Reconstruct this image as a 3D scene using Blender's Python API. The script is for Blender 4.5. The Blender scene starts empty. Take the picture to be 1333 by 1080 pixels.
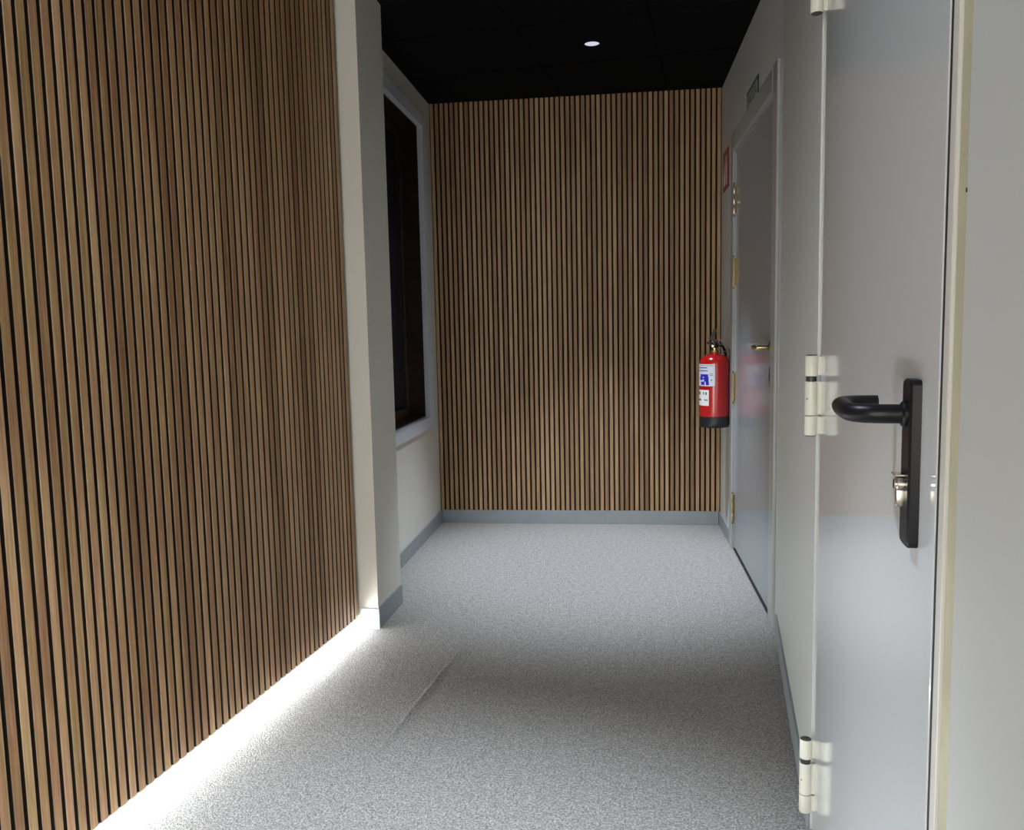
import bpy, bmesh, math, random
from mathutils import Vector, Matrix

random.seed(7)
scene = bpy.context.scene
COL = scene.collection
PI = math.pi

# ------------------------------------------------------------------ camera
F_PX, YAW, PITCH, ROLL, EYE = 1091.47, 0.1263, -0.1023, -0.0213, 1.2012
fwd = Vector((-math.sin(YAW)*math.cos(PITCH), math.cos(YAW)*math.cos(PITCH), math.sin(PITCH)))
rgt0 = Vector((math.cos(YAW), math.sin(YAW), 0.0))
up0 = rgt0.cross(fwd)
rgt = rgt0*math.cos(ROLL) + up0*math.sin(ROLL)
upv = -rgt0*math.sin(ROLL) + up0*math.cos(ROLL)
cam_data = bpy.data.cameras.new('camera')
cam_data.sensor_fit = 'HORIZONTAL'
cam_data.sensor_width = 36.0
cam_data.lens = F_PX*36.0/1333.0
cam_data.clip_start = 0.02
cam = bpy.data.objects.new('camera', cam_data)
COL.objects.link(cam)
M = Matrix.Identity(4)
for i in range(3):
    M[i][0] = rgt[i]; M[i][1] = upv[i]; M[i][2] = -fwd[i]
M[2][3] = EYE
cam.matrix_world = M
scene.camera = cam

# ------------------------------------------------------------------ world, exposure
world = bpy.data.worlds.new('world')
scene.world = world
world.use_nodes = True
bgn = world.node_tree.nodes['Background']
bgn.inputs['Color'].default_value = (1.0, 0.955, 0.885, 1)
bgn.inputs['Strength'].default_value = 3.5      # ambient fill added through the open rear end, as if from a lobby
vs = scene.view_settings
vs.view_transform = 'Standard'
vs.look = 'None'
vs.exposure = 1.0
vs.gamma = 1.0
vs.use_curve_mapping = False
SPOT_W = 195.0
SPILL_W = 18.0
LED_STRENGTH = 16.0
LED_FRONT = 27.0

# ------------------------------------------------------------------ layout
BETA = -0.1227                       # the near corridor is turned against the far end
EN = Vector((math.cos(BETA), math.sin(BETA), 0))      # across the near corridor (to the right)
NN = Vector((-math.sin(BETA), math.cos(BETA), 0))     # along the near corridor
CH = 2.55
XL, XR, YB = -1.1076, 0.6073, 5.0779
S_SLAT = -1.436                      # front of the slats, near corridor
S_RIGHT = 0.2028                     # right wall, near corridor
LEAF = 0.2068
REAR = -2.6
N_COL = 3.067

def near(l, a, z=0.0):
    return EN*l + NN*a + Vector((0, 0, z))
NEARM = Matrix.Rotation(BETA, 4, 'Z')

# ------------------------------------------------------------------ materials
def new_mat(name):
    m = bpy.data.materials.new(name)
    m.use_nodes = True
    nt = m.node_tree
    return m, nt, nt.nodes['Principled BSDF']

def plain(name, col, rough=0.5, metal=0.0, noise=0.0, scale=30.0, bump=0.0, coat=0.0, ior=1.5):
    m, nt, b = new_mat(name)
    b.inputs['Base Color'].default_value = (*col, 1)
    b.inputs['Roughness'].default_value = rough
    b.inputs['Metallic'].default_value = metal
    b.inputs['IOR'].default_value = ior
    if coat:
        b.inputs['Coat Weight'].default_value = coat
        b.inputs['Coat Roughness'].default_value = 0.05
    if noise or bump:
        tc = nt.nodes.new('ShaderNodeTexCoord')
        n = nt.nodes.new('ShaderNodeTexNoise')
        n.inputs['Scale'].default_value = scale
        n.inputs['Detail'].default_value = 4
        nt.links.new(tc.outputs['Object'], n.inputs['Vector'])
        if noise:
            r = nt.nodes.new('ShaderNodeMapRange')
            r.inputs['From Min'].default_value = 0.3
            r.inputs['From Max'].default_value = 0.7
            r.inputs['To Min'].default_value = 1 - noise
            r.inputs['To Max'].default_value = 1 + noise
            nt.links.new(n.outputs['Fac'], r.inputs['Value'])
            mx = nt.nodes.new('ShaderNodeMix'); mx.data_type = 'RGBA'; mx.blend_type = 'MULTIPLY'
            mx.inputs[0].default_value = 1.0
            mx.inputs[6].default_value = (*col, 1)
            nt.links.new(r.outputs['Result'], mx.inputs[7])
            nt.links.new(mx.outputs[2], b.inputs['Base Color'])
        if bump:
            bp = nt.nodes.new('ShaderNodeBump')
            bp.inputs['Strength'].default_value = bump
            bp.inputs['Distance'].default_value = 0.002
            nt.links.new(n.outputs['Fac'], bp.inputs['Height'])
            nt.links.new(bp.outputs['Normal'], b.inputs['Normal'])
    return m

def emit(name, col, strength):
    m = bpy.data.materials.new(name); m.use_nodes = True
    nt = m.node_tree
    nt.nodes.remove(nt.nodes['Principled BSDF'])
    e = nt.nodes.new('ShaderNodeEmission')
    e.inputs['Color'].default_value = (*col, 1)
    e.inputs['Strength'].default_value = strength
    nt.links.new(e.outputs[0], nt.nodes['Material Output'].inputs['Surface'])
    return m

def veneer():
    m, nt, b = new_mat('oak_veneer')
    L = nt.links.new
    tc = nt.nodes.new('ShaderNodeTexCoord')
    oi = nt.nodes.new('ShaderNodeObjectInfo')
    off = nt.nodes.new('ShaderNodeVectorMath'); off.operation = 'SCALE'
    off.inputs[0].default_value = (13.7, 5.1, 31.3)
    L(oi.outputs['Random'], off.inputs['Scale'])
    add = nt.nodes.new('ShaderNodeVectorMath'); add.operation = 'ADD'
    L(tc.outputs['Object'], add.inputs[0]); L(off.outputs[0], add.inputs[1])
    mp = nt.nodes.new('ShaderNodeMapping'); mp.inputs['Scale'].default_value = (130, 130, 3.2)
    L(add.outputs[0], mp.inputs['Vector'])
    n1 = nt.nodes.new('ShaderNodeTexNoise'); n1.inputs['Scale'].default_value = 1.0
    n1.inputs['Detail'].default_value = 5; n1.inputs['Roughness'].default_value = 0.6
    n1.inputs['Distortion'].default_value = 0.6
    L(mp.outputs[0], n1.inputs['Vector'])
    mp2 = nt.nodes.new('ShaderNodeMapping'); mp2.inputs['Scale'].default_value = (700, 700, 14)
    L(add.outputs[0], mp2.inputs['Vector'])
    n2 = nt.nodes.new('ShaderNodeTexNoise'); n2.inputs['Scale'].default_value = 1.0
    n2.inputs['Detail'].default_value = 2
    L(mp2.outputs[0], n2.inputs['Vector'])
    mp3 = nt.nodes.new('ShaderNodeMapping'); mp3.inputs['Scale'].default_value = (6, 6, 1.1)
    L(add.outputs[0], mp3.inputs['Vector'])
    n3 = nt.nodes.new('ShaderNodeTexNoise'); n3.inputs['Scale'].default_value = 1.0
    L(mp3.outputs[0], n3.inputs['Vector'])
    # factor = 0.45*grain + 0.2*fine + 0.25*random + slow
    def mul(s, k):
        x = nt.nodes.new('ShaderNodeMath'); x.operation = 'MULTIPLY'; x.inputs[1].default_value = k
        L(s, x.inputs[0]); return x.outputs[0]
    def plus(a, c):
        x = nt.nodes.new('ShaderNodeMath'); x.operation = 'ADD'; L(a, x.inputs[0]); L(c, x.inputs[1]); return x.outputs[0]
    s = plus(plus(mul(n1.outputs['Fac'], 0.62), mul(n2.outputs['Fac'], 0.30)),
             plus(mul(oi.outputs['Random'], 0.22), mul(n3.outputs['Fac'], 0.30)))
    mr = nt.nodes.new('ShaderNodeMapRange')
    mr.inputs['From Min'].default_value = 0.50; mr.inputs['From Max'].default_value = 0.96
    L(s, mr.inputs['Value'])
    cr = nt.nodes.new('ShaderNodeValToRGB')
    e = cr.color_ramp.elements
    e[0].position = 0.0; e[0].color = (0.200, 0.098, 0.037, 1)
    e[1].position = 1.0; e[1].color = (0.58, 0.375, 0.195, 1)
    k = e.new(0.5); k.color = (0.375, 0.216, 0.098, 1)
    L(mr.outputs[0], cr.inputs['Fac'])
    hs = nt.nodes.new('ShaderNodeHueSaturation')
    n4 = nt.nodes.new('ShaderNodeTexNoise'); n4.inputs['Scale'].default_value = 1.0; n4.inputs['Detail'].default_value = 2
    mp4 = nt.nodes.new('ShaderNodeMapping'); mp4.inputs['Scale'].default_value = (60, 60, 5)
    L(add.outputs[0], mp4.inputs['Vector']); L(mp4.outputs[0], n4.inputs['Vector'])
    hr = nt.nodes.new('ShaderNodeMapRange')
    hr.inputs['From Min'].default_value = 0.3; hr.inputs['From Max'].default_value = 0.7
    hr.inputs['To Min'].default_value = 0.485; hr.inputs['To Max'].default_value = 0.515
    L(n4.outputs['Fac'], hr.inputs['Value']); L(hr.outputs[0], hs.inputs['Hue'])
    L(cr.outputs['Color'], hs.inputs['Color'])
    L(hs.outputs['Color'], b.inputs['Base Color'])
    b.inputs['Roughness'].default_value = 0.5
    bp = nt.nodes.new('ShaderNodeBump'); bp.inputs['Strength'].default_value = 0.15
    bp.inputs['Distance'].default_value = 0.001
    L(n2.outputs['Fac'], bp.inputs['Height']); L(bp.outputs['Normal'], b.inputs['Normal'])
    return m

def carpet():
    m, nt, b = new_mat('grey_carpet')
    L = nt.links.new
    tc = nt.nodes.new('ShaderNodeTexCoord')
    n1 = nt.nodes.new('ShaderNodeTexNoise'); n1.inputs['Scale'].default_value = 165
    n1.inputs['Detail'].default_value = 3; n1.inputs['Roughness'].default_value = 0.7
    n2 = nt.nodes.new('ShaderNodeTexVoronoi'); n2.inputs['Scale'].default_value = 260
    n3 = nt.nodes.new('ShaderNodeTexNoise'); n3.inputs['Scale'].default_value = 45
    n3.inputs['Detail'].default_value = 3
    for n in (n1, n2, n3):
        L(tc.outputs['Object'], n.inputs['Vector'])
    cr = nt.nodes.new('ShaderNodeValToRGB')
    e = cr.color_ramp.elements
    e[0].position = 0.36; e[0].color = (0.165, 0.157, 0.145, 1)
    e[1].position = 0.65; e[1].color = (0.585, 0.570, 0.54, 1)
    k = e.new(0.5); k.color = (0.34, 0.328, 0.305, 1)
    mx = nt.nodes.new('ShaderNodeMath'); mx.operation = 'MULTIPLY_ADD'
    mx.inputs[1].default_value = 0.18
    sub = nt.nodes.new('ShaderNodeMath'); sub.operation = 'MULTIPLY_ADD'
    sub.inputs[1].default_value = 1.0; sub.inputs[2].default_value = -0.09
    L(n3.outputs['Fac'], mx.inputs[0]); L(n1.outputs['Fac'], sub.inputs[0]); L(sub.outputs[0], mx.inputs[2])
    L(mx.outputs[0], cr.inputs['Fac'])
    L(cr.outputs['Color'], b.inputs['Base Color'])
    b.inputs['Roughness'].default_value = 0.95
    b.inputs['Specular IOR Level'].default_value = 0.15
    b.inputs['Sheen Weight'].default_value = 0.15
    bp = nt.nodes.new('ShaderNodeBump'); bp.inputs['Strength'].default_value = 0.9
    bp.inputs['Distance'].default_value = 0.004
    hm = nt.nodes.new('ShaderNodeMath'); hm.operation = 'ADD'
    L(n1.outputs['Fac'], hm.inputs[0]); L(n2.outputs['Distance'], hm.inputs[1])
    L(hm.outputs[0], bp.inputs['Height']); L(bp.outputs['Normal'], b.inputs['Normal'])
    return m

MAT = dict(
    veneer=veneer(),
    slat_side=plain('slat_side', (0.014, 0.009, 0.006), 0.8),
    felt=plain('black_felt', (0.010, 0.008, 0.007), 0.95, noise=0.3, scale=300),
    carpet=carpet(),
    wall=plain('wall_paint', (0.70, 0.675, 0.60), 0.55, bump=0.06, scale=90),
    wallr=plain('wall_paint_satin', (0.60, 0.618, 0.592), 0.42, bump=0.05, scale=90),
    skirting=plain('grey_skirting', (0.27, 0.30, 0.315), 0.42, noise=0.05, scale=20),
    ceiling=plain('black_ceiling_board', (0.0045, 0.0045, 0.005), 0.95, noise=0.25, scale=60, bump=0.2),
    grid=plain('black_ceiling_grid', (0.004, 0.004, 0.0045), 0.9),
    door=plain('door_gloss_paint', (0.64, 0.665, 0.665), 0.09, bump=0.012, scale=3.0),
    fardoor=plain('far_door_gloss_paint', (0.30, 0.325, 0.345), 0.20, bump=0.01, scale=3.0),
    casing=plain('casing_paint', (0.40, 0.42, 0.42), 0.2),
    white=plain('white_trim', (0.68, 0.70, 0.76), 0.35),
    hinge=plain('cream_hinge', (0.74, 0.73, 0.62), 0.35),
    dark=plain('dark_gap', (0.015, 0.014, 0.013), 0.7),
    collar=plain('hinge_collar', (0.05, 0.052, 0.045), 0.4, metal=0.3),
    cream=plain('cream_sealant', (0.56, 0.525, 0.36), 0.6, noise=0.10, scale=9, bump=0.2),
    frame=plain('frame_paint', (0.66, 0.65, 0.59), 0.4),
    black=plain('black_plastic', (0.007, 0.007, 0.009), 0.38, bump=0.05, scale=400),
    steel=plain('nickel', (0.72, 0.68, 0.60), 0.22, metal=1.0),
    brass=plain('brass', (0.50, 0.40, 0.20), 0.28, metal=1.0),
    darkbrass=plain('aged_brass', (0.22, 0.15, 0.05), 0.4, metal=1.0),
    mahogany=plain('mahogany', (0.024, 0.007, 0.007), 0.35, noise=0.4, scale=14),
    glass=plain('window_glass', (0.010, 0.009, 0.016), 0.06),
    blackout_board=plain('blackout_board', (0.006, 0.005, 0.006), 0.6),
    red=plain('extinguisher_red', (0.44, 0.006, 0.008), 0.22, coat=0.5),
    signred=plain('sign_red', (0.34, 0.02, 0.010), 0.4),
    signwhite=plain('sign_white', (0.78, 0.78, 0.75), 0.4),
    signgreen=plain('sign_green', (0.003, 0.030, 0.016), 0.4),
    signpale=plain('sign_pale', (0.40, 0.48, 0.42), 0.4),
    label=plain('label_paper', (0.70, 0.72, 0.78), 0.4),
    blue=plain('label_blue', (0.02, 0.02, 0.42), 0.4),
    ink=plain('label_ink', (0.10, 0.10, 0.14), 0.5),
    pink=plain('label_pink', (0.65, 0.35, 0.40), 0.4),
    rubber=plain('black_rubber', (0.010, 0.011, 0.013), 0.4),
    alu=plain('aluminium_profile', (0.72, 0.72, 0.72), 0.4, metal=0.6),
    led_front=emit('led_front_diffuser', (0.95, 0.98, 1.0), LED_FRONT),
    led=emit('led_diffuser', (0.95, 0.98, 1.0), LED_STRENGTH),
    lens=emit('downlight_lens', (0.78, 0.84, 1.0), 0.40),
)

MAT['grid'].node_tree.nodes['Principled BSDF'].inputs['Specular IOR Level'].default_value = 0.1
MAT['black'].node_tree.nodes['Principled BSDF'].inputs['Specular IOR Level'].default_value = 0.3
MAT['ceiling'].node_tree.nodes['Principled BSDF'].inputs['Specular IOR Level'].default_value = 0.1
# ------------------------------------------------------------------ mesh helpers
def tag(o, label=None, cat=None, group=None, kind=None):
    if label: o['label'] = label
    if cat: o['category'] = cat
    if group: o['group'] = group
    if kind: o['kind'] = kind
    return o

def obj(name, bm, mats, parent=None, matrix=None, smooth=False):
    me = bpy.data.meshes.new(name)
    bmesh.ops.recalc_face_normals(bm, faces=bm.faces[:])
    if smooth:
        for f in bm.faces: f.smooth = True
    bm.to_mesh(me); bm.free()
    if smooth:
        try: me.set_sharp_from_angle(angle=math.radians(35))
        except Exception: pass
    for m in (mats if isinstance(mats, (list, tuple)) else [mats]):
        me.materials.append(m)
    o = bpy.data.objects.new(name, me)
    COL.objects.link(o)
    if parent: o.parent = parent
    if matrix is not None: o.matrix_local = matrix
    return o

def empty(name, loc, rz=0.0):
    o = bpy.data.objects.new(name, None)
    o.empty_display_size = 0.05
    COL.objects.link(o)
    o.location = loc; o.rotation_euler = (0, 0, rz)
    return o

def box(bm, x0, x1, y0, y1, z0, z1, bevel=0.0, M=None, seg=2):
    vs_ = [bm.verts.new((x, y, z)) for x in (x0, x1) for y in (y0, y1) for z in (z0, z1)]
    idx = [(0,1,3,2), (4,6,7,5), (0,4,5,1), (2,3,7,6), (0,2,6,4), (1,5,7,3)]
    fs = [bm.faces.new([vs_[i] for i in q]) for q in idx]
    if M is not None:
        for v in vs_: v.co = M @ v.co
    if bevel:
        es = list({e for f in fs for e in f.edges})
        bmesh.ops.bevel(bm, geom=es, offset=bevel, segments=seg, affect='EDGES', profile=0.5, clamp_overlap=True)

def prism(bm, pts, z0, z1, bevel=0.0):
    a = [bm.verts.new((p[0], p[1], z0)) for p in pts]
    b = [bm.verts.new((p[0], p[1], z1)) for p in pts]
    n = len(pts)
    fs = [bm.faces.new(a[::-1]), bm.faces.new(b)]
    for i in range(n):
        fs.append(bm.faces.new((a[i], a[(i+1) % n], b[(i+1) % n], b[i])))
    if bevel:
        es = list({e for f in fs for e in f.edges})
        bmesh.ops.bevel(bm, geom=es, offset=bevel, segments=2, affect='EDGES', profile=0.5)

def lathe(bm, prof, c=(0, 0, 0), n=32, M=None):
    rings = []
    for r, z in prof:
        if r < 1e-6:
            rings.append([bm.verts.new((c[0], c[1], c[2]+z))])
        else:
            rings.append([bm.verts.new((c[0]+r*math.cos(2*PI*i/n), c[1]+r*math.sin(2*PI*i/n), c[2]+z)) for i in range(n)])
    new = [v for r in rings for v in r]
    for a, b in zip(rings, rings[1:]):
        for i in range(n):
            j = (i+1) % n
            if len(a) == 1 and len(b) == 1: continue
            if len(a) == 1: bm.faces.new((a[0], b[j], b[i]))
            elif len(b) == 1: bm.faces.new((a[i], a[j], b[0]))
            else: bm.faces.new((a[i], a[j], b[j], b[i]))
    if M is not None:
        for v in new: v.co = M @ v.co

def tube(bm, pts, radii, n=16, flat=1.0):
    """swept tube through points (list of Vector); closed with rounded end caps"""
    pts = [Vector(p) for p in pts]
    if not isinstance(radii, (list, tuple)): radii = [radii]*len(pts)
    rings = []
    ref = Vector((0, 0, 1))
    for i, p in enumerate(pts):
        a = pts[max(0, i-1)]; b = pts[min(len(pts)-1, i+1)]
        t = (b-a).normalized()
        r = ref if abs(t.dot(ref)) < 0.95 else Vector((1, 0, 0))
        s = t.cross(r).normalized(); u = s.cross(t).normalized()
        rings.append([bm.verts.new(p + s*radii[i]*math.cos(2*PI*k/n)*flat + u*radii[i]*math.sin(2*PI*k/n)) for k in range(n)])
    for a, b in zip(rings, rings[1:]):
        for k in range(n):
            bm.faces.new((a[k], a[(k+1) % n], b[(k+1) % n], b[k]))
    bm.faces.new(rings[0][::-1]); bm.faces.new(rings[-1])

def text_mesh(body, size, depth=0.0004):
    cu = bpy.data.curves.new('text', 'FONT')
    cu.body = body; cu.size = size; cu.align_x = 'CENTER'; cu.align_y = 'CENTER'; cu.extrude = depth
    o = bpy.data.objects.new('text', cu)
    COL.objects.link(o)
    dg = bpy.context.evaluated_depsgraph_get(); dg.update()
    me = bpy.data.meshes.new_from_object(o.evaluated_get(dg))
    bpy.data.objects.remove(o)
    return me

# ------------------------------------------------------------------ floor
bm = bmesh.new()
box(bm, -3.0, 2.2, -3.2, 5.4, -0.06, 0.0)
floor = tag(obj('floor', bm, MAT['carpet']), 'grey flecked loop carpet covering the corridor floor', kind='structure')
# the slightly lifted carpet seam running along the slat wall
bm = bmesh.new()
rows = []
for i in range(33):
    t = i/32.0
    a = 2.08 + 0.95*t
    h = 0.0012*math.sin(PI*t)**0.6 if 0 < t < 1 else 0.0
    w = 0.0015*math.sin(9*t)
    prof = [(-0.974+w, -0.001), (-0.968+w, h*0.8), (-0.963+w, h), (-0.958+w, h*0.8), (-0.953+w, -0.001)]
    rows.append([bm.verts.new(near(l, a, z)) for l, z in prof])
for r, s in zip(rows, rows[1:]):
    for k in range(len(r)-1):
        bm.faces.new((r[k], r[k+1], s[k+1], s[k]))
obj('carpet_seam', bm, MAT['carpet'], floor, smooth=True)

# ------------------------------------------------------------------ ceiling
bm = bmesh.new()
box(bm, -3.0, 2.2, -3.2, 5.4, CH+0.016, CH+0.06)
ceiling = tag(obj('ceiling', bm, MAT['grid']), 'matt black suspended ceiling of square boards', kind='structure')
bm = bmesh.new()
box(bm, -0.2955, 0.2955, -0.2955, 0.2955, 0.0, 0.015, bevel=0.003, seg=1)
tile0 = obj('ceiling_tile', bm, MAT['ceiling'], ceiling)
first = True
LIGHT_L = -0.62
for i in range(-3, 4):
    for j in range(-11, 3):
        l = -0.62 + 0.6*i; a = 4.12 + 0.6*j
        p = near(l, a, CH)
        if p.y > YB+0.42 or p.x < -1.75 or p.x > 1.2: continue
        if a < REAR-0.2 or (a < 3.0 and l > 0.5): continue
        o = tile0 if first else tile0.copy()
        if not first: COL.objects.link(o)
        first = False
        o.parent = ceiling
        o.matrix_local = Matrix.Translation(p) @ NEARM
# fine T bars between the boards
bm = bmesh.new()
for i in range(-4, 4):
    box(bm, -0.32+0.6*i-0.003, -0.32+0.6*i+0.003, REAR-0.2, 5.6, CH+0.004, CH+0.015, M=NEARM)
obj('grid_bar', bm, MAT['grid'], ceiling)
bm = bmesh.new()
for j in range(-11, 3):
    box(bm, -2.0, 1.2, 4.42+0.6*j-0.003, 4.42+0.6*j+0.003, CH+0.004, CH+0.014, M=NEARM)
obj('grid_bar', bm, MAT['grid'], ceiling)

# ------------------------------------------------------------------ slat walls
TOP = CH-0.002
def slat_mesh(w, d, z0, z1, name):
    """front faces -Y, back at y=0, origin at the slat's foot"""
    bm = bmesh.new()
    b = 0.0013
    P = [(-w/2, 0), (-w/2, -d+b), (-w/2+b, -d), (w/2-b, -d), (w/2, -d+b), (w/2, 0)]
    lo = [bm.verts.new((x, y, z0)) for x, y in P]; hi = [bm.verts.new((x, y, z1)) for x, y in P]
    n = len(P)
    for k in range(n):
        f = bm.faces.new((lo[k], lo[(k+1) % n], hi[(k+1) % n], hi[k]))
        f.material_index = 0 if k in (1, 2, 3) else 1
    f = bm.faces.new(lo); f.material_index = 1
    f = bm.faces.new(hi); f.material_index = 1
    bmesh.ops.recalc_face_normals(bm, faces=bm.faces[:])
    me = bpy.data.meshes.new(name)
    bm.to_mesh(me); bm.free()
    me.materials.append(MAT['veneer']); me.materials.append(MAT['slat_side'])
    return me

# back wall
bm = bmesh.new()
box(bm, XL-0.15, XR+0.15, YB+0.02, YB+0.20, 0.0, TOP)
wall_back = tag(obj('wall_back', bm, MAT['wall']), 'end wall clad in narrow vertical oak slats on black felt', kind='structure')
bm = bmesh.new()
box(bm, XL+0.001, XR-0.001, YB+0.011, YB+0.0195, 0.081, TOP)
obj('felt_backing', bm, MAT['felt'], wall_back)
NB = 57
pitch = (XR-XL)/NB
me = slat_mesh(0.0192, 0.011, 0.0, TOP-0.082, 'back_slat')
for k in range(NB):
    o = bpy.data.objects.new('slat', me); COL.objects.link(o); o.parent = wall_back
    o.location = (XL + pitch*(k+0.5), YB+0.011, 0.082)
bm = bmesh.new()
box(bm, XL+0.010, XR-0.010, YB-0.004, YB+0.0195, 0.0, 0.0805, bevel=0.002)
tag(obj('baseboard_back', bm, MAT['skirting']), 'low grey skirting board under the slatted end wall', kind='structure')

# left slat wall (near corridor)
SD = 0.0115
bm = bmesh.new()
box(bm, S_SLAT-0.16, S_SLAT-0.030, REAR, N_COL+0.30, 0.0, TOP, M=NEARM)
wall_left = tag(obj('wall_left', bm, MAT['wall']), 'long side wall clad in vertical oak slats above a glowing gap', kind='structure')
bm = bmesh.new()
box(bm, S_SLAT-0.0295, S_SLAT-SD, REAR, N_COL-0.001, 0.050, TOP, M=NEARM)
obj('felt_backing', bm, MAT['felt'], wall_left)
LP = 0.0340
me = slat_mesh(0.0236, SD, 0.0, TOP-0.050, 'side_slat')
k = 47
while k > -62:
    a = 1.431 + LP*k
    o = bpy.data.objects.new('slat', me); COL.objects.link(o); o.parent = wall_left
    o.matrix_local = Matrix.Translation(near(S_SLAT-SD, a, 0.050)) @ NEARM @ Matrix.Rotation(PI/2, 4, 'Z')
    k -= 1

# LED strip in the gap under the slats
L0, L1 = -0.8, N_COL-0.004
led = empty('led_light_strip', near(S_SLAT-0.018, 0.0, 0.0), BETA)
tag(led, 'bright white LED strip in the gap under the slat wall', 'light strip')
bm = bmesh.new()
box(bm, -0.011, -0.002, L0, L1, 0.001, 0.0475)
box(bm, -0.002, 0.0085, L0, L1, 0.0005, 0.0035)
box(bm, -0.002, 0.0125, L0, L1, 0.0425, 0.0475)
box(bm, 0.0107, 0.0125, L0, L1, 0.0395, 0.0425)
obj('housing', bm, MAT['alu'], led)
bm = bmesh.new()
for a0, a1 in ((L0+0.01, L1-0.005),):
    prof = [(-0.0019, 0.0395), (-0.0019, 0.0385), (0.0005, 0.0385), (0.0105, 0.0418), (0.0105, 0.0420)]
    va = [bm.verts.new((x, a0, z)) for x, z in prof]; vb = [bm.verts.new((x, a1, z)) for x, z in prof]
    bm.faces.new(va); bm.faces.new(vb[::-1])
    for i in range(5):
        bm.faces.new((va[i], va[(i+1) % 5], vb[(i+1) % 5], vb[i]))
obj('led_tape', bm, MAT['led'], led)
bm = bmesh.new()
box(bm, -0.0019, 0.0, L0+0.01, L1-0.005, 0.006, 0.037)
obj('diffuser', bm, MAT['led_front'], led)

# ------------------------------------------------------------------ pillar between slat wall and window wall
C = Vector((-0.971, 3.210, 0))
PB = 3.537
pil = [C, Vector((-0.962, PB, 0)), Vector((-1.30, PB, 0)), C - EN*0.30 + NN*0.10, C - EN*0.30]
bm = bmesh.new()
prism(bm, [C, Vector((-0.962, PB, 0)), Vector((-1.45, PB, 0)), C - EN*0.30 + NN*0.05, C - EN*0.30], 0.0, TOP, bevel=0.0015)
wall_pillar = tag(obj('wall_pillar', bm, MAT['wall']), 'pale square pillar between the slat wall and the window', kind='structure')
bm = bmesh.new()
box(bm, 0, 0.006, 0.0, PB-C.y, 0.0, 0.086, bevel=0.001, M=Matrix.Translation(C) @ Matrix.Rotation(-0.0275, 4, 'Z'))
tag(obj('baseboard_pillar', bm, MAT['skirting']), 'grey skirting board on the corridor side of the pillar', kind='structure')
bm = bmesh.new()
box(bm, -0.0795, 0.004, -0.006, 0.0, 0.0, 0.083, bevel=0.001, M=Matrix.Translation(C) @ NEARM)  # white colour stands in for the LED washing out the grey skirting
tag(obj('baseboard_pillar_front', bm, MAT['white']), 'grey skirting on the front of the pillar, painted white for strip glare', kind='structure')

# ------------------------------------------------------------------ far left wall with window
WY0, WY1, WZ0, WZ1 = 3.72, 4.800, 0.693, 2.362
bm = bmesh.new()
x0, x1 = XL-0.30, XL
box(bm, x0, x1, PB+0.001, WY0, 0, TOP)
box(bm, x0, x1, WY1, YB+0.02, 0, TOP)
box(bm, x0, x1, WY0, WY1, 0, WZ0)
box(bm, x0, x1, WY0, WY1, WZ1, TOP)
tag(obj('wall_left_far', bm, MAT['wall']), 'pale painted wall around the dark window', kind='structure')
bm = bmesh.new()
box(bm, XL, XL+0.009, PB+0.002, YB-0.005, 0.0, 0.081, bevel=0.002)
tag(obj('baseboard_left_far', bm, MAT['skirting']), 'grey skirting board under the window wall', kind='structure')

win = empty('window_1', (XL, (WY0+WY1)/2, WZ0))
tag(win, 'dark window with white casing and mahogany frame beside the pillar', kind='structure')
def wpart(name, mat, boxes, bevel=0.002):
    bm = bmesh.new()
    for b in boxes:
        box(bm, *b, bevel=bevel)
    return obj(name, bm, mat, win, Matrix.Translation(-win.location))
cw = 0.098; cz = 0.062
X0, X1 = XL, XL+0.018
wpart('casing', MAT['white'], [(X0, X1, WY0-cw, WY1+cw, WZ0-cz, WZ0)])
wpart('casing', MAT['white'], [(X0, X1, WY0-cw, WY1+cw, WZ1, WZ1+cz)])
wpart('casing', MAT['white'], [(X0, X1, WY0-cw, WY0, WZ0, WZ1)])
wpart('casing', MAT['white'], [(X0, X1, WY1, WY1+cw, WZ0, WZ1)])
# white inner bead
bd = 0.007
bead = wpart('bead', MAT['white'], [(XL-0.012, XL+0.021, WY1-bd, WY1, WZ0, WZ1)], 0.001)
wpart('bead', MAT['white'], [(XL-0.012, XL+0.021, WY0, WY1-bd, WZ1-bd, WZ1)], 0.001)
wpart('bead', MAT['white'], [(XL-0.012, XL+0.021, WY0, WY1-bd, WZ0, WZ0+bd)], 0.001)
rd = -0.16
wpart('reveal', MAT['mahogany'], [(XL+rd, XL-0.012, WY1-0.012, WY1, WZ0, WZ1)], 0.001)
wpart('reveal', MAT['mahogany'], [(XL+rd, XL-0.012, WY0, WY0+0.012, WZ0, WZ1)], 0.001)
wpart('reveal', MAT['mahogany'], [(XL+rd, XL-0.012, WY0, WY1, WZ1-0.012, WZ1)], 0.001)
wpart('sill', MAT['mahogany'], [(XL+rd, XL-0.012, WY0, WY1, WZ0, WZ0+0.014)], 0.002)
ym = (WY0+WY1)/2
fw = 0.055
sash = wpart('sash', MAT['mahogany'], [
    (XL-0.15, XL-0.10, WY0+0.012, WY0+0.012+fw, WZ0+0.014, WZ1-0.012),
    (XL-0.15, XL-0.10, WY1-0.012-fw, WY1-0.012, WZ0+0.014, WZ1-0.012),
    (XL-0.15, XL-0.10, WY0+0.067, WY1-0.067, WZ0+0.014, WZ0+0.014+fw),
    (XL-0.15, XL-0.10, WY0+0.067, WY1-0.067, WZ1-0.012-fw, WZ1-0.012),
    (XL-0.15, XL-0.10, ym-0.04, ym+0.04, WZ0+0.069, WZ1-0.067)], 0.004)
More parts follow.
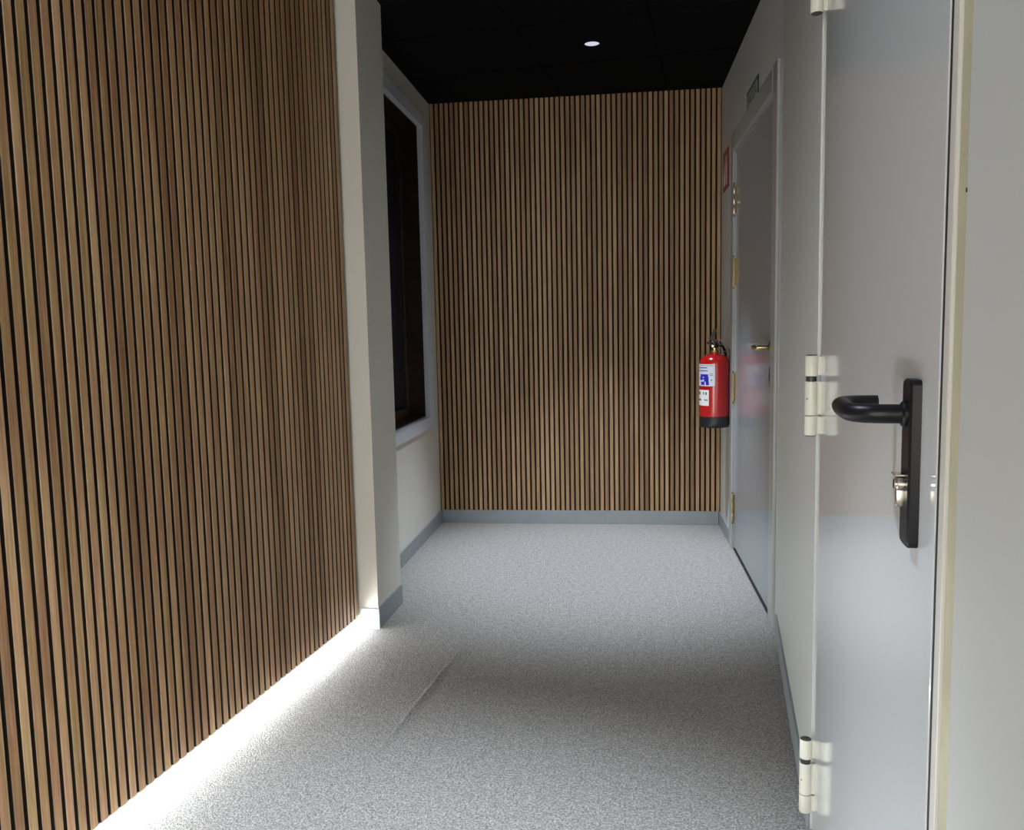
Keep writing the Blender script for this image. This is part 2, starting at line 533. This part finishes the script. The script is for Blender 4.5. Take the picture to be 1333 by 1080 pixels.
for ya, yb in ((WY0+0.067, ym-0.04), (ym+0.04, WY1-0.067)):
    wpart('pane', MAT['glass'], [(XL-0.130, XL-0.125, ya, yb, WZ0+0.069, WZ1-0.067)], 0.0)
wpart('blackout_board', MAT['blackout_board'], [(XL-0.22, XL-0.20, WY0-0.05, WY1+0.05, WZ0-0.02, WZ1+0.02)], 0.0)  # unseen dark board, added to block world light behind the panes

# ------------------------------------------------------------------ far right wall with its door
XI, YI = near(S_RIGHT, (XR-EN.x*S_RIGHT)/NN.x).x, near(S_RIGHT, (XR-EN.x*S_RIGHT)/NN.x).y   # bend of the right wall
DY0, DY1, DZ = 3.402, 4.530, 2.083        # door opening
bm = bmesh.new()
box(bm, XR, XR+0.15, DY1, YB+0.02, 0, TOP)
box(bm, XR, XR+0.15, YI, DY0, 0, TOP)
box(bm, XR, XR+0.15, DY0, DY1, DZ, TOP)
wall_right_far = tag(obj('wall_right_far', bm, MAT['wallr']), 'white wall with grey door and small signs at the far end', kind='structure')
bm = bmesh.new()
box(bm, XR-0.009, XR, 4.612, YB-0.005, 0, 0.081, bevel=0.002)
tag(obj('baseboard_right_far', bm, MAT['skirting']), 'short grey skirting between far door and slatted end wall', kind='structure')

d1 = empty('door_1', (XR, (DY0+DY1)/2, 0))
tag(d1, 'grey flush door with brass lever at the far right', kind='structure')
def dpart(name, mat, boxes, bevel=0.002, parent=None):
    bm = bmesh.new()
    for b in boxes: box(bm, *b, bevel=bevel)
    if parent is None:
        return obj(name, bm, mat, d1, Matrix.Translation(-d1.location))
    return obj(name, bm, mat, parent)
leafx = XR+0.006
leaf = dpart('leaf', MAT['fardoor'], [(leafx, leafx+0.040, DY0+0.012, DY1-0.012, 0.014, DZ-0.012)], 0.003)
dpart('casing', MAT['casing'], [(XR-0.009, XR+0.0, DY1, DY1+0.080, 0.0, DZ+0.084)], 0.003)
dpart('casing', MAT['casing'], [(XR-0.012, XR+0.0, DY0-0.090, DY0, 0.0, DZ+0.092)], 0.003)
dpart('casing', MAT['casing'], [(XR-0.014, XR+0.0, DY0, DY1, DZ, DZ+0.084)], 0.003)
dpart('jamb', MAT['casing'], [(XR, XR+0.10, DY1-0.010, DY1, 0, DZ)], 0.0)
dpart('jamb', MAT['casing'], [(XR, XR+0.10, DY0, DY0+0.010, 0, DZ)], 0.0)
dpart('jamb', MAT['casing'], [(XR, XR+0.10, DY0+0.010, DY1-0.010, DZ-0.010, DZ)], 0.0)
dpart('stop', MAT['dark'], [(XR+0.055, XR+0.12, DY0, DY1, 0, DZ)], 0.0)
dpart('threshold', MAT['dark'], [(XR+0.001, XR+0.055, DY0+0.010, DY1-0.010, 0.0, 0.006)], 0.0)
for z, mt in ((1.84, 'steel'), (1.47, 'brass'), (0.87, 'brass'), (0.225, 'brass')):
    hg = empty('hinge', Vector((XR-0.0045, DY1-0.012, z-0.075))-d1.location); hg.parent = d1
    for za, zb in ((0.0, 0.046), (0.050, 0.100), (0.104, 0.150)):
        bm = bmesh.new()
        lathe(bm, [(0, za), (0.0045, za), (0.0050, za+0.002), (0.0050, zb-0.002), (0.0045, zb), (0, zb)], n=14)
        obj('knuckle', bm, MAT[mt], hg, smooth=True)
    for za, sg_ in ((-0.001, -1), (0.151, 1)):
        bm = bmesh.new()
        lathe(bm, [(0, za), (0.0042, za), (0.0048, za+sg_*0.004), (0.003, za+sg_*0.009), (0, za+sg_*0.011)], n=14)
        obj('finial', bm, MAT['darkbrass'], hg, smooth=True)
    bm = bmesh.new()
    box(bm, 0.0035, 0.0095, -0.010, 0.010, 0.004, 0.146, bevel=0.0005)
    obj('hinge_plate', bm, MAT['darkbrass'], hg)
# lever handle
zc, yh = 1.105, 3.482
hd = empty('handle', Vector((leafx, yh, zc))-d1.location); hd.parent = d1
bm = bmesh.new(); lathe(bm, [(0, 0), (0.026, 0), (0.026, 0.006), (0.022, 0.010), (0.011, 0.012), (0.011, 0.014)], n=24, M=Matrix.Rotation(-PI/2, 4, 'Y'))
obj('rose', bm, MAT['brass'], hd, smooth=True)
bm = bmesh.new()
tube(bm, [(-0.008, 0, 0), (-0.040, 0, 0), (-0.051, 0.004, 0.0), (-0.057, 0.016, 0.001), (-0.058, 0.045, 0.001), (-0.056, 0.085, 0.0), (-0.052, 0.118, -0.003), (-0.048, 0.130, -0.002)],
     [0.009, 0.009, 0.0095, 0.0105, 0.0105, 0.0095, 0.0085, 0.0075], n=14)
obj('lever', bm, MAT['brass'], hd, smooth=True)
bm = bmesh.new()
box(bm, -0.006, 0, -0.018, 0.018, -0.040, 0.040, bevel=0.004)
ep = obj('keyhole_plate', bm, MAT['darkbrass'], d1, Matrix.Translation(Vector((leafx, yh, 0.985))-d1.location))
bm = bmesh.new()
lathe(bm, [(0, 0), (0.006, 0), (0.006, 0.0006), (0, 0.0006)], n=14, M=Matrix.Translation((-0.006, 0, 0.008)) @ Matrix.Rotation(-PI/2, 4, 'Y'))
box(bm, -0.0066, -0.006, -0.003, 0.003, -0.014, 0.006)
obj('keyhole', bm, MAT['dark'], ep)
# door viewer
bm = bmesh.new()
lathe(bm, [(0, 0.004), (0.004, 0.004), (0.006, 0.003), (0.007, 0)], n=14, M=Matrix.Rotation(-PI/2, 4, 'Y'))
obj('door_viewer', bm, MAT['darkbrass'], d1, Matrix.Translation(Vector((leafx, 3.987, 1.530))-d1.location), smooth=True)

# ------------------------------------------------------------------ near right wall, fire door, frame
HN = 2.0                                     # hinge side of the leaf
LN = 0.908                                   # lock side
tN = (XR-EN.x*S_RIGHT)/NN.x
bm = bmesh.new()
box(bm, S_RIGHT, S_RIGHT+0.16, HN, tN+0.02, 0, TOP, M=NEARM)
box(bm, S_RIGHT, S_RIGHT+0.16, REAR, 0.814, 0, TOP, M=NEARM)
box(bm, S_RIGHT, S_RIGHT+0.16, 0.814, HN, 2.125, TOP, M=NEARM)
wall_right = tag(obj('wall_right', bm, MAT['wallr']), 'white painted side wall around the fire door', kind='structure')
bm = bmesh.new()
box(bm, S_RIGHT-0.008, S_RIGHT, HN+0.004, tN-0.008, 0, 0.079, bevel=0.002, M=NEARM)
tag(obj('baseboard_right', bm, MAT['skirting']), 'grey skirting board between far door and fire door', kind='structure')

d2 = empty('door_2', near(LEAF, (HN+LN)/2, 0), BETA)
tag(d2, 'glossy pale grey fire door with black lever at the right', kind='structure')
NC = (HN+LN)/2
def npart(name, mat, boxes, bevel=0.002, parent=None, smooth=False):
    """boxes in (depth behind leaf face, along, z) relative to door_2"""
    bm = bmesh.new()
    for b in boxes: box(bm, b[0], b[1], b[2]-NC, b[3]-NC, b[4], b[5], bevel=bevel)
    return obj(name, bm, mat, parent or d2, smooth=smooth)
npart('leaf', MAT['door'], [(0, 0.060, LN+0.001, HN-0.0015, 0.012, 2.085)], 0.0022)
npart('frame', MAT['frame'], [(0.0, 0.08, 0.874, 0.898, 0, 2.110)], 0.003)
npart('frame', MAT['frame'], [(0.0, 0.08, 0.898, HN, 2.092, 2.1245)], 0.002)
npart('gap_shade', MAT['dark'], [(0.0012, 0.055, 0.8985, 0.9088, 0.012, 2.088)], 0.0)  # dark filler standing in for the shade inside the open gap
npart('stop', MAT['dark'], [(0.061, 0.10, 0.88, HN, 0, 2.12)], 0.0)
npart('sealant_strip', MAT['cream'], [(0.003, 0.05, 0.815, 0.874, 0, 2.110)], 0.003)
for a, z in ((0.842, 1.316), (0.850, 0.692)):
    bm = bmesh.new(); lathe(bm, [(0.0022, 0), (0.0018, 0.0012), (0, 0.0015)], n=10, M=Matrix.Rotation(-PI/2, 4, 'Y'))
    obj('screw', bm, MAT['collar'], d2, Matrix.Translation((0.003, a-NC, z)), smooth=True)

# hinges
def fire_hinge(zc, cap_top):
    h = empty('hinge', (-0.0205, 1.952-NC, zc)); h.parent = d2
    R = 0.0135
    bm = bmesh.new()
    lathe(bm, [(0, 0.044), (R-0.001, 0.044), (R, 0.045), (R, 0.086), (R-0.0015, 0.089), (0, 0.089)], n=28)
    box(bm, 0.004, 0.0205, -0.004, 0.004, 0.046, 0.086)
    obj('knuckle', bm, MAT['hinge'], h, smooth=True)
    bm = bmesh.new()
    lathe(bm, [(0, -0.0425), (R-0.001, -0.0425), (R, -0.0415), (R, 0.031), (R-0.001, 0.032), (0, 0.032)], n=28)
    box(bm, 0.004, 0.0205, -0.004, 0.004, -0.041, 0.031)
    obj('knuckle', bm, MAT['hinge'], h, smooth=True)
    bm = bmesh.new()
    lathe(bm, [(0, -0.087), (R-0.0015, -0.087), (R, -0.0845), (R, -0.045), (R-0.001, -0.044), (0, -0.044)], n=28)
    box(bm, 0.004, 0.0205, -0.004, 0.004, -0.083, -0.046)
    obj('knuckle', bm, MAT['hinge'], h, smooth=True)
    bm = bmesh.new()
    lathe(bm, [(0, 0.032), (R-0.0022, 0.032), (R-0.0022, 0.044), (0, 0.044)], n=28)
    lathe(bm, [(0, -0.0442), (R-0.0012, -0.0442), (R-0.0012, -0.0425), (0, -0.0425)], n=28)
    obj('collar', bm, MAT['collar'], h, smooth=True)
    bm = bmesh.new()
    lathe(bm, [(0, -0.089), (R-0.003, -0.089), (R-0.0012, -0.0872), (0, -0.0870)], n=28)
    obj('end_cap', bm, MAT['collar'], h, smooth=True)
    bm = bmesh.new()
    lathe(bm, [(0, 0.0890), (R-0.0012, 0.0892), (R-0.003, 0.0908), (0.006, 0.0908), (0.0045, 0.0898), (0, 0.0898)], n=28)
    obj('end_cap', bm, MAT['collar'], h, smooth=True)
    bm = bmesh.new()
    lathe(bm, [(0.0018, 0), (0.0014, 0.0006), (0, 0.0008)], n=10, M=Matrix.Translation((-0.0095, -0.0095, -0.006)) @ Matrix.Rotation(PI/4, 4, 'Z') @ Matrix.Rotation(-PI/2, 4, 'Y'))
    obj('grub_screw', bm, MAT['collar'], h)
for z in (1.040, 0.158, 1.937):
    fire_hinge(z, True)

# lever handle on its long plate
hp = empty('handle', (0, 1.0-NC, 0)); hp.parent = d2
bm = bmesh.new()
# plate outline (along, z) with rounded top corners, slim chamfered bottom
def rr(w0, w1, z0, z1, r, n=6):
    pts = []
    for cx_, cz_, a0 in ((w1-r, z1-r, 0), (w0+r, z1-r, 90), (w0+r, z0+r, 180), (w1-r, z0+r, 270)):
        for i in range(n+1):
            t = math.radians(a0+90*i/n)
            pts.append((cx_+r*math.cos(t), cz_+r*math.sin(t)))
    return pts
out = rr(-0.0205, 0.0205, 0.951, 1.137, 0.007)
lv = []
for d, k in ((0.0, 0.0), (-0.0095, 0.0), (-0.0120, 0.0022)):
    ring = []
    for a, z in out:
        ca = a - math.copysign(min(k, abs(a)), a)
        ring.append(bm.verts.new((d, ca, z + (k if z < 1.04 else -k))))
    lv.append(ring)
for A, B in zip(lv, lv[1:]):
    for i in range(len(A)):
        j = (i+1) % len(A); bm.faces.new((A[i], A[j], B[j], B[i]))
bm.faces.new(lv[0]); bm.faces.new(lv[-1])
obj('plate', bm, MAT['black'], hp, smooth=True)
bm = bmesh.new()
R = 0.0108
zc = 1.0985
path = [(-0.010, 0.0, zc), (-0.030, 0.0, zc), (-0.044, 0.001, zc), (-0.055, 0.005, zc), (-0.063, 0.013, zc), (-0.067, 0.025, zc),
        (-0.068, 0.045, zc), (-0.068, 0.080, zc), (-0.067, 0.098, zc), (-0.063, 0.110, zc), (-0.055, 0.118, zc), (-0.044, 0.122, zc), (-0.030, 0.123, zc), (-0.021, 0.123, zc)]
tube(bm, path, [R]*len(path), n=20)
lev = obj('lever', bm, MAT['black'], hp, smooth=True)
bm = bmesh.new()
lathe(bm, [(0.0145, 0.0), (0.0145, 0.003), (0.0125, 0.0055), (0, 0.0055)], n=28, M=Matrix.Translation((-0.0118, 0, zc)) @ Matrix.Rotation(-PI/2, 4, 'Y'))
obj('collar', bm, MAT['black'], hp, smooth=True)
# euro profile cylinder
bm = bmesh.new()
MX = Matrix.Translation((-0.012, 0, 1.020)) @ Matrix.Rotation(-PI/2, 4, 'Y')
lathe(bm, [(0.0085, -0.004), (0.0085, 0.0080), (0.0078, 0.0088), (0, 0.0088)], n=24, M=MX)
box(bm, -0.0205, -0.008, -0.005, 0.005, 0.995, 1.018, bevel=0.0012)
cyl = obj('lock_cylinder', bm, MAT['steel'], hp, smooth=True)
bm = bmesh.new()
lathe(bm, [(0.0056, 0.0), (0.0056, 0.0020), (0, 0.0020)], n=18, M=Matrix.Translation((-0.0207, 0, 1.020)) @ Matrix.Rotation(-PI/2, 4, 'Y'))
obj('lock_plug', bm, MAT['steel'], cyl, smooth=True)
bm = bmesh.new()
box(bm, -0.0232, -0.0226, -0.0009, 0.0009, 1.016, 1.024)
obj('key_slot', bm, MAT['dark'], cyl)
bm = bmesh.new()
box(bm, -0.0235, -0.0118, -0.0105, 0.0105, 1.0305, 1.0320, bevel=0.0004)
obj('cover_lip', bm, MAT['steel'], hp)

# ------------------------------------------------------------------ downlights
def downlight(l, a, label, spill=SPILL_W):
    p = near(l, a, CH)
    r = empty('downlight', p, BETA)
    tag(r, label, 'downlight', 'recessed downlights along the corridor ceiling')
    bm = bmesh.new()
    lathe(bm, [(0.036, 0.004), (0.036, -0.004), (0.041, -0.005), (0.047, -0.003), (0.048, 0.001)], n=36)
    obj('trim_ring', bm, MAT['ceiling'], r, smooth=True)
    bm = bmesh.new()
    lathe(bm, [(0.0355, 0.0), (0.0355, -0.001), (0.0, -0.0012)], n=32)
    obj('lens', bm, MAT['lens'], r)
    for w, ang, bl in ((SPOT_W, 63, 0.88), (spill, 150, 1.0)):
        ld = bpy.data.lights.new('downlight_beam', 'SPOT')
        ld.energy = w; ld.color = (0.80, 0.88, 1.0)
        ld.spot_size = math.radians(ang); ld.spot_blend = bl
        ld.shadow_soft_size = 0.03
        lo = bpy.data.objects.new('downlight_beam', ld)
        COL.objects.link(lo); lo.parent = r
        lo.location = (0, 0, -0.012)
downlight(LIGHT_L, 4.142, 'small round lit downlight in the black ceiling near the slatted end wall', 5.0)
downlight(LIGHT_L, 1.142, 'recessed downlight over the near end of the corridor')

# ------------------------------------------------------------------ fire extinguisher
EX, EY, EZ = 0.5225, 4.665, 0.646
ext = empty('fire_extinguisher', (EX, EY, EZ))
tag(ext, 'red fire extinguisher with white and blue label, hung by the far door', 'fire extinguisher')
RB = 0.0795
bm = bmesh.new()
prof = [(0, 0.058), (RB, 0.058), (RB, 0.345)]
for i in range(1, 9):
    t = i/8*PI/2
    prof.append((0.021+(RB-0.021)*math.cos(t), 0.345+0.052*math.sin(t)))
prof += [(0.021, 0.404), (0, 0.404)]
lathe(bm, prof, n=48)
obj('cylinder', bm, MAT['red'], ext, smooth=True)
bm = bmesh.new()
lathe(bm, [(0, 0.0), (RB-0.004, 0.0), (RB-0.001, 0.004), (RB+0.0006, 0.012), (RB+0.0006, 0.060), (RB-0.002, 0.064), (0, 0.064)], n=48)
obj('base_ring', bm, MAT['rubber'], ext, smooth=True)
bm = bmesh.new()
lathe(bm, [(0, 0.402), (0.019, 0.402), (0.021, 0.406), (0.021, 0.416), (0.016, 0.419), (0.016, 0.432), (0, 0.432)], n=24)
obj('neck', bm, MAT['brass'], ext, smooth=True)
bm = bmesh.new()
lathe(bm, [(0, 0.430), (0.018, 0.430), (0.020, 0.436), (0.020, 0.456), (0.015, 0.462), (0, 0.462)], n=20)
tube(bm, [(-0.010, 0.0, 0.446), (0.035, -0.004, 0.446), (0.040, -0.005, 0.446)], [0.009, 0.008, 0.007], n=12)
obj('valve', bm, MAT['rubber'], ext, smooth=True)
def bar(bm, p, q, w, t):
    p = Vector(p); q = Vector(q)
    d = (q-p).normalized(); s = d.cross(Vector((0, 0, 1)))
    s = s.normalized() if s.length > 1e-4 else Vector((1, 0, 0)); u = s.cross(d).normalized()
    vs_ = [bm.verts.new(c + s*i*w/2 + u*j*t/2) for c in (p, q) for i in (-1, 1) for j in (-1, 1)]
    for ix in [(0,1,3,2), (4,6,7,5), (0,4,5,1), (2,3,7,6), (0,2,6,4), (1,5,7,3)]:
        bm.faces.new([vs_[i] for i in ix])
bm = bmesh.new()
bar(bm, (0.020, -0.004, 0.462), (-0.016, 0.006, 0.478), 0.024, 0.014)
bar(bm, (-0.016, 0.006, 0.474), (0.006, 0.000, 0.532), 0.024, 0.015)
obj('squeeze_lever', bm, MAT['rubber'], ext)
bm = bmesh.new()
bar(bm, (0.0, 0.0, 0.450), (-0.036, 0.012, 0.458), 0.024, 0.012)
bar(bm, (0.0, 0.0, 0.462), (0.030, 0.010, 0.452), 0.022, 0.014)
obj('carry_handle', bm, MAT['rubber'], ext)
bm = bmesh.new()
tube(bm, [(0.014, -0.020, 0.470), (0.026, -0.012, 0.470)], 0.003, n=10)
tube(bm, [(0.029+0.010*math.cos(t*PI/6), -0.012, 0.462+0.010*math.sin(t*PI/6)) for t in range(12)], 0.0016, n=8)
obj('safety_pin', bm, MAT['steel'], ext, smooth=True)
bm = bmesh.new()
lathe(bm, [(0, 0.0), (0.008, 0.0), (0.008, 0.006), (0.006, 0.008), (0, 0.008)], n=20, M=Matrix.Translation((-0.012, -0.016, 0.440)) @ Matrix.Rotation(PI/2, 4, 'X'))
obj('pressure_gauge', bm, MAT['steel'], ext, smooth=True)
# hose down the wall side
bm = bmesh.new()
hs = [(0.030, 0.004, 0.446), (0.046, 0.014, 0.436), (0.058, 0.026, 0.415), (0.064, 0.034, 0.390), (0.070, 0.045, 0.350), (0.0715, 0.0505, 0.30), (0.0715, 0.0505, 0.20), (0.0715, 0.0505, 0.10)]
tube(bm, hs, [0.007]*5+[0.0075, 0.0085, 0.0095], n=12)
obj('hose', bm, MAT['rubber'], ext, smooth=True)
# curved labels
def wrap(name, a0, a1, z0, z1, off, mat, parent):
    bm = bmesh.new()
    n = max(2, int(abs(a1-a0)/6)+1)
    A, B = [], []
    for i in range(n+1):
        t = math.radians(a0+(a1-a0)*i/n)
        x, y = (RB+off)*math.cos(t), (RB+off)*math.sin(t)
        A.append(bm.verts.new((x, y, z0))); B.append(bm.verts.new((x, y, z1)))
    for i in range(n): bm.faces.new((A[i], A[i+1], B[i+1], B[i]))
    return obj(name, bm, mat, parent, smooth=True)
lab = wrap('label', 95, 266, 0.226, 0.384-0.040, 0.0006, MAT['label'], ext)
wrap('label_print', 100, 262, 0.334, 0.339, 0.0010, MAT['pink'], lab)
wrap('label_print', 110, 236, 0.322, 0.327, 0.0010, MAT['blue'], lab)
wrap('label_print', 110, 238, 0.306, 0.311, 0.0010, MAT['ink'], lab)
for a0, a1, z0, z1 in ((200, 240, 0.276, 0.290), (196, 214, 0.258, 0.276), (222, 242, 0.250, 0.276), (212, 242, 0.262, 0.270),
                       (204, 224, 0.232, 0.250), (230, 243, 0.232, 0.250), (130, 170, 0.262, 0.290), (130, 150, 0.232, 0.258)):
    wrap('label_print', a0, a1, z0, z1, 0.0010, MAT['blue'], lab)
wrap('label_print', 250, 256, 0.256, 0.262, 0.0010, MAT['ink'], lab)
wrap('label_print', 246, 260, 0.292, 0.2945, 0.0010, MAT['ink'], lab)
wrap('label_print', 246, 260, 0.284, 0.2865, 0.0010, MAT['ink'], lab)
lab2 = wrap('label', 118, 243, 0.120, 0.205, 0.0006, MAT['signwhite'], ext)
for a0, a1, z0, z1 in ((216, 222, 0.180, 0.194), (228, 234, 0.178, 0.194), (222, 238, 0.148, 0.154), (150, 200, 0.178, 0.194), (150, 205, 0.146, 0.156)):
    wrap('label_print', a0, a1, z0, z1, 0.0010, MAT['ink'], lab2)
bm = bmesh.new()
box(bm, XR-0.004-EX, XR-0.0003-EX, -0.02, 0.02, 0.30, 0.42, bevel=0.001)
bar(bm, (XR-0.003-EX, 0, 0.400), (0.012, 0, 0.424), 0.024, 0.004)
obj('wall_bracket', bm, MAT['rubber'], ext)

# ------------------------------------------------------------------ signs on the far right wall
sg = empty('extinguisher_sign', (XR-0.0005, 4.872, 2.05))
tag(sg, 'red fire extinguisher sign with white pictogram above the extinguisher', 'sign')
bm = bmesh.new(); box(bm, -0.003, 0, -0.118, 0.118, -0.108, 0.108, bevel=0.0008)
obj('panel', bm, MAT['signred'], sg)
# pictogram: extinguisher body, hose, flame, and border line, white
def flat(name, mat, polys, x, parent):
    bm = bmesh.new()
    for pl in polys:
        a = [bm.verts.new((x, y, z)) for y, z in pl]; b = [bm.verts.new((x-0.0006, y, z)) for y, z in pl]
        bm.faces.new(a); bm.faces.new(b[::-1])
        for i in range(len(pl)):
            j = (i+1) % len(pl); bm.faces.new((a[i], a[j], b[j], b[i]))
    return obj(name, bm, mat, parent)
def rect(y0, y1, z0, z1): return [(y0, z0), (y1, z0), (y1, z1), (y0, z1)]
flat('pictogram', MAT['signwhite'], [
    [(-0.010, -0.080), (-0.058, -0.080), (-0.058, 0.025), (-0.050, 0.042), (-0.018, 0.042), (-0.010, 0.025)],
    rect(-0.042, -0.026, 0.045, 0.062), rect(-0.060, -0.006, 0.064, 0.072), rect(-0.006, 0.006, -0.020, 0.072),
    [(0.022, -0.080), (0.080, -0.080), (0.090, -0.030), (0.070, 0.010), (0.066, -0.015), (0.052, 0.060), (0.036, 0.010), (0.030, -0.020), (0.014, -0.030)],
    ], -0.003, sg)

sx = empty('exit_sign', (XR-0.0005, 3.957, 2.209))
tag(sx, 'green exit sign with pale lettering above the far door', 'sign')
bm = bmesh.new(); box(bm, -0.003, 0, -0.160, 0.160, -0.050, 0.050, bevel=0.0008)
obj('panel', bm, MAT['signgreen'], sx)
flat('field', MAT['signpale'], [rect(-0.140, 0.140, -0.034, 0.034)], -0.003, sx)
tm = text_mesh('SALIDA', 0.074)
tm.materials.clear(); tm.materials.append(MAT['signgreen'])
to = bpy.data.objects.new('lettering', tm); COL.objects.link(to); to.parent = sx
to.matrix_local = Matrix(((0, 0, -1, -0.0038), (-1, 0, 0, 0), (0, 1, 0, 0), (0, 0, 0, 1)))
